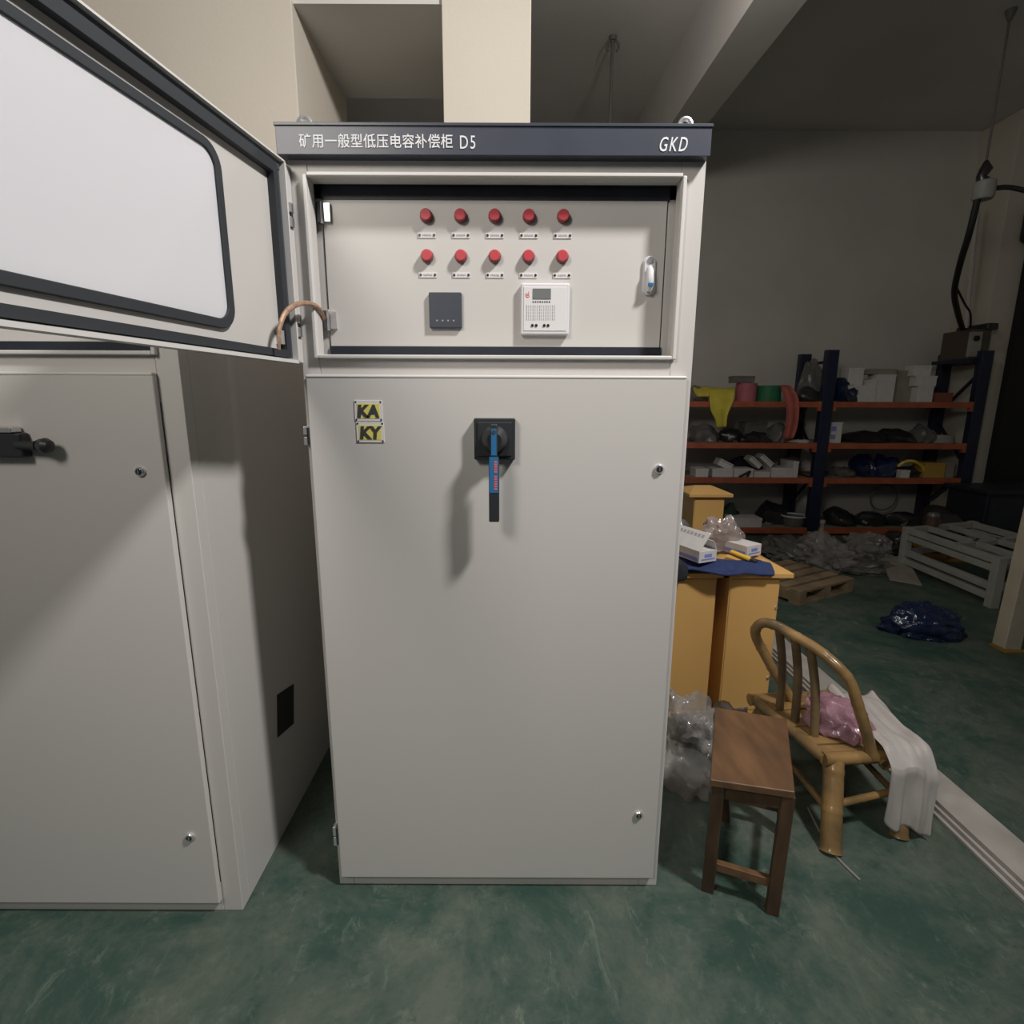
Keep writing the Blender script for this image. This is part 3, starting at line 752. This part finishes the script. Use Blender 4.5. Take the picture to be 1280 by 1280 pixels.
PINK = mat('pink_roll_m', (0.55, 0.16, 0.20), 0.6, noise_amt=.15, noise_scale=9)
GREEN = mat('green_roll_m', (0.03, 0.20, 0.09), 0.6, noise_amt=.2, noise_scale=9)
# top shelf, left bay
heap(852, 884, 484, 3, GREYBAG, 'grey plastic bag at hidden left end of the top shelf', 41)
drape('yellow_sleeve', ((888, 917, 486, .20), (887, 918, 486, .02), (887, 918, 500, -.06), (888, 910, 515, -.07), (896, 908, 525, -.06), (895, 908, 534, -.05)), 6.05, YEL, 'yellow heat-shrink sleeve draped over edge of top shelf', 'sleeve', .02)
drape('yellow_sleeve', ((866, 888, 484, .18), (866, 890, 488, .06), (872, 890, 496, .0)), 6.05, YEL, 'yellow sleeve end lying flat beside the draped one', 'sleeve', .02)
def roll(px0, px1, py0, lv, m, label, y=6.22):
    a = at(px0, py0, y); b = at(px1, py0, y); zb = shelf_z(lv) - .003; r = (b.x - a.x) / 2; cx_ = (a.x + b.x) / 2
    T_ = thing('sleeve_roll', (cx_, y, zb), label, 'roll')
    MB().tube([(cx_, y, zb), (cx_, y, zb + .004), (cx_, y, a.z - .004), (cx_, y, a.z)], [r * .97, r, r, r * .97], m, 24).build('wound_sleeve', T_)
    MB().tube([(cx_, y, a.z - .002), (cx_, y, a.z + .002)], r * .35, CARTON, 16).build('core', T_)
roll(921, 946, 479, 3, PINK, 'pink roll standing on the top shelf under a grey tray')
roll(947, 976, 482, 3, GREEN, 'dark green roll on the top shelf between pink roll and red strip')
p = at(932, 479, 6.22); carton(918, 944, 470, 3, 'small grey tray sitting on the pink roll', GREYBAG, 6.14, .16, 'tray', base=p.z + .003, cat='tray')
drape('red_sleeve', ((976, 986, 482, .15), (975, 988, 483, .02), (980, 998, 494, -.04), (984, 999, 510, -.07), (983, 998, 530, -.06), (978, 992, 549, -.05)), 6.05, RED, 'red flat sleeve hanging down from the top shelf', 'sleeve', .012)
heap(1001, 1034, 452, 3, GREYBAG, 'grey plastic bag wedged between uprights on the top shelf', 42, y=6.3)
heap(996, 1032, 484, 3, BLACKBAG, 'black bag below the grey one beside centre upright', 43, y=6.18, d=.2)
# top shelf, right bay
heap(1040, 1070, 474, 3, BLUEBAG, 'dark blue plastic lump beside centre upright on the top shelf', 44, y=6.2)
carton(1060, 1083, 482, 3, 'white carton lying low at left of the carton pile', y=6.10)
z_ = at(1070, 482, 6.1).z + .002
carton(1062, 1081, 460, 3, 'white carton standing on the low carton at left of pile', y=6.12, d=.14, base=z_)
carton(1084, 1097, 475, 3, 'narrow white carton standing upright in pile centre', y=6.10, d=.12)
carton(1097, 1121, 468, 3, 'tall white carton right of the narrow upright one', y=6.12, d=.16)
carton(1075, 1122, 461, 3, 'flat grey carton lid lying across the white cartons', CARTON, y=6.15, d=.2, base=at(1100, 468, 6.12).z + .004)
carton(1121, 1146, 463, 3, 'brown-grey carton between the white carton groups', CARTON, y=6.2, d=.25)
carton(1148, 1168, 483, 3, 'small white carton under two stacked white ones', y=6.10, d=.15)
z_ = at(1158, 483, 6.1).z + .002
carton(1146, 1172, 470, 3, 'wide white carton in middle of right-hand stack', y=6.10, d=.16, base=z_)
z_ = at(1158, 470, 6.1).z + .002
carton(1143, 1165, 457, 3, 'white carton on top of right-hand stack', y=6.12, d=.14, base=z_)
carton(1171, 1192, 491, 3, 'low reddish box at right end of the top shelf', mat('red_brown_card', (.25, .08, .05), .6), y=6.08, d=.16)
# second shelf, left bay
heap(864, 898, 530, 2, GREYBAG, 'grey plastic bag on second shelf below the yellow sleeve', 51)
heap(895, 930, 536, 2, BLACKBAG, 'dark lumpy bag on second shelf below the pink roll', 52)
carton(932, 960, 527, 2, 'translucent grey bin at middle of second shelf', GREYBAG, 6.3, .2, 'bin', cat='bin')
heap(926, 962, 540, 2, BLACKBAG, 'black bag in front of the grey bin', 53, y=6.14, d=.16)
heap(960, 985, 530, 2, GREYBAG, 'pale grey bag behind red sleeve on second shelf', 54)
heap(984, 1012, 549, 2, mat('pale_bits', (.6, .6, .55), .4), 'pale small fittings near right end of left second shelf', 55, y=6.12, d=.12, cat='fittings', name='fittings')
# second shelf, right bay
T2 = carton(1037, 1054, 528, 2, 'white carton with blue marks beside centre upright', y=6.09, d=.12)
g = MB(); a = at(1040, 533, 6.088)
for k in range(2): g.box(a.x, a.x + .05, 6.084, 6.089, a.z - .05 - k * .09, a.z - k * .09, BLUEPRINT)
g.build('print', T2)
heap(1052, 1110, 538, 2, BLACKBAG, 'long black bag lying along right second shelf', 56, d=.35)
heap(1095, 1142, 536, 2, BLACKBAG, 'black glossy bag right of the long black one', 57, y=6.3)
heap(1138, 1165, 532, 2, GREYBAG, 'grey plastic bag near right end of second shelf', 58)
# coil
def coil(name, c, r, rr, m, label, turns=3, cat='coil', tilt=0):
    mb = MB()
    for k in range(turns):
        pts = [(c[0] + (r - k * rr * .3) * math.cos(a), c[1] + (r - k * rr * .3) * math.sin(a), c[2] + rr + k * rr * 1.7 + tilt * math.cos(a)) for a in [2 * math.pi * q / 24 for q in range(25)]]
        mb.tube(pts, rr, m, 8, cap=False)
    return tag(mb.build(name), label, cat)
p = at(1175, 549, 6.2); coil('cable_coil', (p.x, 6.2, levels[2] - .003), .13, .012, mat('grey_cable', (.35, .34, .32), .5), 'grey cable coil at right end of second shelf', 4)
# third shelf, left bay
for i, (a_, b_, t_) in enumerate(((870, 886, 586), (891, 917, 586), (918, 942, 586), (943, 963, 590), (965, 992, 585), (992, 999, 577))):
    carton(a_, b_, t_, 1, ('white carton at left end of third shelf row', 'wide white carton second in third shelf row', 'white carton with small dark tool leaning on it', 'low white carton in middle of third shelf row',
                           'long white carton near right of third shelf row', 'slim upright white carton closing the third shelf row')[i], y=6.08, d=.2 + .02 * i)
tag(MB().bar(at(924, 596, 6.06), at(938, 589, 6.06), .02, .02, BLACKPL).bar(at(934, 596, 6.06), at(938, 589, 6.06), .02, .015, BLACKPL).build('hand_tool'), 'small black tool leaning on a white carton front', 'tool')
def tilted(px, py, y, w, h, d, ang, label, m=WHITEBOX):
    c = at(px, py, y); X = Matrix.Translation(c) @ Matrix.Rotation(ang, 4, 'Y')
    T_ = thing('carton', c, label, 'box'); MB().box(-w / 2, w / 2, -d / 2, d / 2, -h / 2, h / 2, m, X).build('box_body', T_, .003)
    MB().box(-w / 2, w / 2, -d / 2 - .002, -d / 2 + .002, h / 2 - .02, h / 2 - .014, CARTON, X).build('box_seam', T_)
tilted(904, 580, 6.22, .17, .08, .16, .45, 'white carton tipped on top of the wide one')
tilted(941, 577, 6.22, .16, .06, .16, .7, 'white carton leaning steeply left of a similar one')
tilted(955, 575, 6.20, .17, .06, .16, .7, 'white carton leaning steeply on blue plastic')
heap(908, 940, 572, 1, CLOTHK, 'dark cloth bundle behind third shelf cartons', 61, y=6.42)
heap(935, 972, 577, 1, BLUEBAG, 'blue plastic bundle under the leaning cartons', 62, y=6.40, d=.25)
heap(975, 1000, 572, 1, GREYBAG, 'grey bag behind right end of the white carton row', 63, y=6.42)
# third shelf, right bay
heap(1066, 1094, 568, 1, BLUEBAG, 'bright blue plastic bag on right third shelf', 64, d=.3)
heap(1088, 1120, 570, 1, plastic('navy_film', (.015, .03, .10), 1, .2), 'navy plastic bag right of the brighter blue bag', 65)
heap(1040, 1066, 583, 1, GREYBAG, 'dull grey bag beside centre upright on third shelf', 66)
heap(1115, 1145, 582, 1, BLACKBAG, 'black bag under the yellow cable on third shelf', 67)
carton(1127, 1138, 588, 1, 'tiny white carton before the black bag', y=6.07, d=.08)
mb = MB(); Ym = mat('yellow_cable', (.75, .52, .06), .3)
mb.tube(smooth_path([at(1122, 583, 6.15), at(1132, 577, 6.12), at(1143, 577, 6.1), at(1152, 583, 6.12), at(1156, 591, 6.12)]), .018, Ym, 8)
tag(mb.build('yellow_cable'), 'bright yellow bent cable lying over black bag', 'cable')
carton(1157, 1183, 579, 1, 'yellow-brown box near right end of third shelf', mat('ochre_card', (.50, .31, .06), .5), y=6.1, d=.2)
carton(1184, 1195, 577, 1, 'thin pale box at right end of third shelf', CARTON, y=6.12, d=.12)
# bottom shelf
carton(915, 953, 648, 0, 'long white carton on bottom shelf left', y=6.06, d=.22)
heap(900, 925, 632, 0, mat('dark_green_cloth', (.03, .07, .045), .8), 'dark green bundle behind long white carton', 71, y=6.38)
heap(945, 985, 628, 0, BLACKBAG, 'black bundle of tools on bottom shelf behind pale tub', 72, y=6.35)
p0 = at(992, 660, 6.15); Tt = thing('round_tub', (p0.x, 6.18, levels[0] - .003), 'pale round plastic tub on bottom shelf', 'tub')
MB().tube([(p0.x, 6.18, .082), (p0.x, 6.18, .20)], [.11, .13], GREYBAG, 24, cap=False).build('tub_wall', Tt)
MB().tube([(p0.x + .132 * math.cos(a), 6.18 + .132 * math.sin(a), .20) for a in [2 * math.pi * q / 24 for q in range(25)]], .010, WHITEPL, 8, cap=False).build('rim', Tt)
heap(965, 1000, 640, 0, BLACKBAG, 'small black bag behind pale round tub', 73, y=6.45)
for i, (a_, b_, t_, lb) in enumerate(((1032, 1068, 636, 'dark bag at left end of right bottom shelf'), (1070, 1105, 640, 'dark bag second along right bottom shelf'), (1105, 1150, 640, 'wide glossy dark bag on right bottom shelf'))):
    heap(a_, b_, t_, 0, BLACKBAG, lb, 75 + i)
p = at(1115, 634, 6.35); tag(MB().tube([(p.x + .16 * math.cos(a), 6.52, .36 + .16 * math.sin(a)) for a in [2 * math.pi * q / 24 for q in range(25)]], .008, GREYBAG, 6, cap=False).build('wire_ring'), 'thin grey wire hoop standing behind dark bags', 'hoop')
# machine on top of right end
c0 = at(1200, 445, 6.2); c1 = at(1231, 412, 6.2)
T = thing('control_box', ((c0.x + c1.x) / 2, 6.3, 1.945), 'dark machine box with grey side plate atop right end of rack', 'machine')
MB().box(c0.x, c1.x, 6.10, 6.50, 1.965, 2.28, mat('dark_brown_metal', (.10, .075, .055), .6)).build('casing', T, .012)
MB().box(c0.x - .005, c0.x + .12, 6.085, 6.12, 1.99, 2.25, FRAMEW).build('side_plate', T, .004)
MB().box(c0.x + .14, c1.x + .04, 6.07, 6.50, 2.27, 2.34, BLACKPL).build('cover', T, .015)
MB().tube([(c0.x + .05, 6.086, 2.18), (c0.x + .05, 6.065, 2.18)], .028, BLACKM, 14).build('knob', T)
MB().box(c0.x - .08, c1.x + .02, 6.08, 6.5, 1.925, 1.965, BLUESTEEL).build('base_plate', T, .003)

# ------------------------------------------------------------------ hanging things
ROD = mat('rod_grey', (0.16, 0.15, 0.14), 0.6)
T = thing('pendant_junction_box', (3.82, 4.85, 3.12), 'white junction box hanging on thin rod from ceiling near right column', 'junction box')
MB().tube([(3.82, 4.85, 3.26), (3.82, 4.85, ZC)], .009, ROD, 8).build('rod', T)
MB().tube([(3.82, 4.85, ZC - .07), (3.82, 4.85, ZC - .03), (3.82, 4.85, ZC)], [.015, .03, .04], ROD, 16).build('ceiling_rose', T)
MB().tube([(3.84, 4.85, 3.13), (3.84, 4.85, 3.15), (3.84, 4.85, 3.26), (3.84, 4.85, 3.275)], [.065, .078, .078, .05], FRAMEW, 18).build('housing', T)
MB().tube([(3.82, 4.85, 3.27), (3.80, 4.85, 3.30), (3.83, 4.85, 3.36), (3.82, 4.85, 3.42)], [.05, .035, .045, .012], DARKCHROME, 12).build('clamp', T)
MB().tube(smooth_path([at(1246, 235, 4.85), at(1258, 234, 4.85), at(1272, 236, 4.85), at(1300, 243, 4.85)]), .020, BLACKPL, 8).build('cable_arm', T)
tag(MB().tube(smooth_path([Vector((3.80, 4.85, 3.14)), at(1212, 290, 4.9), at(1200, 330, 5.1), at(1193, 365, 5.4), at(1197, 390, 5.8), at(1203, 411, 6.25)]), .026, BLACKM, 10).build('black_hose'), 'black hose curving from junction box down to machine on rack', 'hose')
tag(MB().tube(smooth_path([at(1196, 360, 5.4), at(1206, 380, 5.7), at(1213, 392, 5.95), at(1213, 409, 6.25)]), .010, BLACKM, 8).build('thin_cable'), 'thin black cable branching off the black hose', 'cable')
tag(MB().tube([at(1222, 250, 6.22), at(1207, 410, 6.22)], .022, GREYW, 8).build('wall_conduit'), 'pale pipe running down beside right column', 'pipe')
tag(MB().box(5.38, 5.75, 6.02, 6.25, 3.16, 3.52, BLACKPL).build('wall_speaker', None, .06, 4), 'dark rounded box fixed high on right column', 'speaker')
for (x, y, zb, lab, nm) in ((.82, 5.18, 3.35, 'thin hanging rod with hooked mount behind the main cabinet top', 'hanging_rod'), (-.998, 5.25, 4.20, 'short ceiling hook in dark bay left of cream column', 'ceiling_hook')):
    T = thing(nm, (x, y, zb), lab, 'rod' if nm == 'hanging_rod' else 'hook')
    MB().tube([(x, y, zb), (x, y, ZC)], 0.013 if nm == 'hanging_rod' else .02, ROD, 8).build('rod', T)
    MB().tube([(x + .05 * math.cos(a), y, ZC - .07 + .05 * math.sin(a)) for a in [math.pi * q / 8 - .4 for q in range(-1, 12)]], .010, ROD, 8).build('hook', T)
    MB().tube([(x, y, ZC - .03), (x, y, ZC)], [.03, .035], ROD, 14).build('ceiling_plate', T)
# black door on the right
T = thing('black_partition', (5.72, 6.2, 0), 'tall black panel standing against the right column', 'partition')
MB().box(5.50, 5.94, 6.17, 6.235, 0, 3.22, BLACKM).build('panel_sheet', T, .004)
MB().box(5.49, 5.52, 6.155, 6.24, 0, 3.23, BLACKM).box(5.92, 5.945, 6.155, 6.24, 0, 3.23, BLACKM).box(5.52, 5.92, 6.155, 6.24, 3.19, 3.23, BLACKM).build('edge_frame', T, .003)
# navy cupboard lower right
T = thing('navy_cupboard', (5.45, 5.55, 0), 'low dark navy cupboard at foot of right column', 'cupboard')
MB().box(4.78, 5.90, 5.35, 5.85, .02, .60, NAVY).build('carcass', T, .008)
MB().box(4.74, 5.94, 5.31, 5.88, .60, .64, NAVY).build('worktop', T, .006)
for k in range(2): MB().box(4.81 + k * .54, 5.32 + k * .54, 5.335, 5.352, .06, .57, NAVY).build('door', T, .004)
lump('black_sack', (4.42, 5.45, 0), (.55, .5, .42), BLACKBAG, 81, .25, label='black sack on floor left of navy cupboard', cat='sack', crease=.2)

# ------------------------------------------------------------------ floor clutter
heap(955, 1010, 672, 0, GREYBAG, 'grey plastic film heap on floor before left bottom shelf', 91, y=5.2, d=.6, base=.0, crease=.6, sub=4)
heap(1000, 1060, 672, 0, CLEAR, 'shiny clear plastic film heap on floor by centre upright', 92, y=4.9, d=.6, base=.0, crease=.8, sub=5)
heap(1062, 1112, 668, 0, CLEAR, 'tall clear plastic film heap right of the shiny one', 93, y=5.2, d=.5, base=.0, crease=.6, sub=5)
heap(1104, 1142, 668, 0, BLACKBAG, 'black glossy bag on floor before right bottom shelf', 94, y=5.3, d=.4, base=.0, crease=.5, sub=4)
heap(1045, 1110, 700, 0, GREYBAG, 'low flattened plastic film before the film heaps', 96, y=4.75, d=.4, base=.0, crease=.6, sub=4)
p = at(1028, 655, 4.9); T = thing('glass_bottle', (p.x, 4.9, 0), 'clear tall bottle standing in plastic film heap', 'bottle')
MB().tube([(p.x, 4.9, 0), (p.x, 4.9, .02), (p.x, 4.9, .26), (p.x, 4.9, .33), (p.x, 4.9, .40)], [.035, .04, .04, .018, .016], CLEAR, 14).build('bottle_body', T)
MB().tube([(p.x, 4.9, .40), (p.x, 4.9, .43)], .022, CHROME, 12).build('cap', T)
for i, (a_, b_, z_, lb) in enumerate((((1140, 680), (1178, 690), .16, 'upper orange plank stub left of white frame'), ((1137, 694), (1175, 700), .06, 'lower orange plank stub left of white frame'))):
    p = at(*a_, 5.1); q = at(*b_, 5.05); m_ = mat('orange_wood', (.45, .24, .06), .5)
    tag(MB().bar((p.x, 5.1, z_), (q.x, 5.0, z_), .10, .05, m_).build('plank', None, .004), lb, 'plank')
tag(MB().box(4.02, 4.42, 4.98, 5.22, 0, .028, m_).build('plank', None, .004), 'flat orange board on floor beneath the orange plank stubs', 'plank')
tag(MB().box(4.05, 4.40, 5.0, 5.2, .09, .13, m_).box(4.1, 4.18, 5.02, 5.18, .028, .09, m_).box(4.28, 4.36, 5.02, 5.18, .028, .09, m_).build('plank_rest', None, .004), 'small orange wooden rest between the plank stubs', 'plank')
# carton scrap
q = [fl(1100, 707), fl(1130, 702), fl(1152, 733), fl(1112, 726)]
tag(MB().add([(p.x, p.y, z + (.05 if i in (0, 1) else 0)) for z in (.004, .016) for i, p in enumerate(q)], [(0, 3, 2, 1), (4, 5, 6, 7), (0, 1, 5, 4), (1, 2, 6, 5), (2, 3, 7, 6), (3, 0, 4, 7)], CARTON).build('cardboard_sheet'), 'bent grey-brown cardboard sheet lying on floor between film and frame', 'cardboard')
# pallet
T = thing('wooden_pallet', (2.32, 4.2, 0), 'pale wooden pallet on floor behind yellow enclosures', 'pallet')
X = Matrix.Translation((2.32, 4.26, 0)) @ Matrix.Rotation(math.radians(28), 4, 'Z')
for k in range(5): MB().box(-.34, .34, -.30 + k * .125, -.21 + k * .125, .095, .115, PALLETW, X).build('plank', T, .002)
for k in range(3): MB().box(-.34 + k * .30, -.26 + k * .30, -.30, .29, .02, .095, PALLETW, X).build('bearer', T, .002)
for k in range(2): MB().box(-.34, .34, -.30 + k * .50, -.21 + k * .50, 0, .02, PALLETW, X).build('plank', T, .002)
# blue bag
lump('blue_bag', (2.73, 3.36, 0), (.44, .30, .20), BLUEBAG, 97, .16, sub=5, crease=.32, label='crumpled glossy dark blue plastic bag alone on green floor', cat='bag', rot=-.1)
# white welded frame
T = thing('welded_trestle', (3.9, 4.4, 0), 'low white welded steel trestle on floor at right', 'trestle')
P0, P1 = Vector((3.60, 3.83, 0)), Vector((3.62, 4.80, 0)); E = Vector((.80, .25, 0)); H = .36; LB = 0
def fb(a, b, w=.05): MB().bar(a, b, w, w, FRAMEW).build('bar', T, .004)
Z = lambda z: Vector((0, 0, z))
for p in (P0, P1, P0 + E, P1 + E): MB().bar(p, p + Z(H + .03), .065, .065, FRAMEW).build('leg', T, .004)
for z in (H, H - .062, .155, .078):
    fb(P0 + Z(z), P1 + Z(z)); fb(P0 + E + Z(z), P1 + E + Z(z))
for z in (H, .155): fb(P0 + Z(z), P0 + E + Z(z)); fb(P1 + Z(z), P1 + E + Z(z))
for t in (.3, .62): fb(P0.lerp(P0 + E, t) + Z(H), P1.lerp(P1 + E, t) + Z(H), .045)
fb(P0.lerp(P1, .45) + Z(H), P0.lerp(P1, .45) + E + Z(H), .045)
p = P1 + E * .35 + Z(H + .025); T = thing('spray_tin', p, 'small dark tin with pale lid on the far end of white frame', 'tin')
MB().tube([p, p + Z(.09)], .05, mat('brown_tin', (.10, .05, .035), .5), 16).build('can', T); MB().tube([p + Z(.09), p + Z(.12)], [.052, .045], GREYBAG, 16).build('lid', T)
# cream post frame at right edge
T = thing('steel_stand', (3.13, 3.12, 0), 'cream painted steel stand at the right, post rising past white frame', 'stand')
MB().bar((3.075, 3.12, .02), (3.105, 3.12, .92), .105, .09, POSTM, up=(0, 1, 0)).build('post', T, .006)
MB().bar((3.09, 3.12, .17), (3.75, 3.02, .10), .06, .06, POSTM).build('cross_bar', T, .004)
MB().bar((3.10, 3.12, .87), (3.80, 3.05, .87), .07, .07, POSTM).build('cross_bar', T, .004)
MB().bar((3.75, 3.04, .0), (3.75, 3.04, .92), .09, .09, POSTM, up=(0, 1, 0)).build('post', T, .006)
mb = MB().box(3.02, 3.15, 3.06, 3.18, 0, .02, mat('brass', (.55, .34, .08), .35, .6)); mb.build('foot', T, .004)
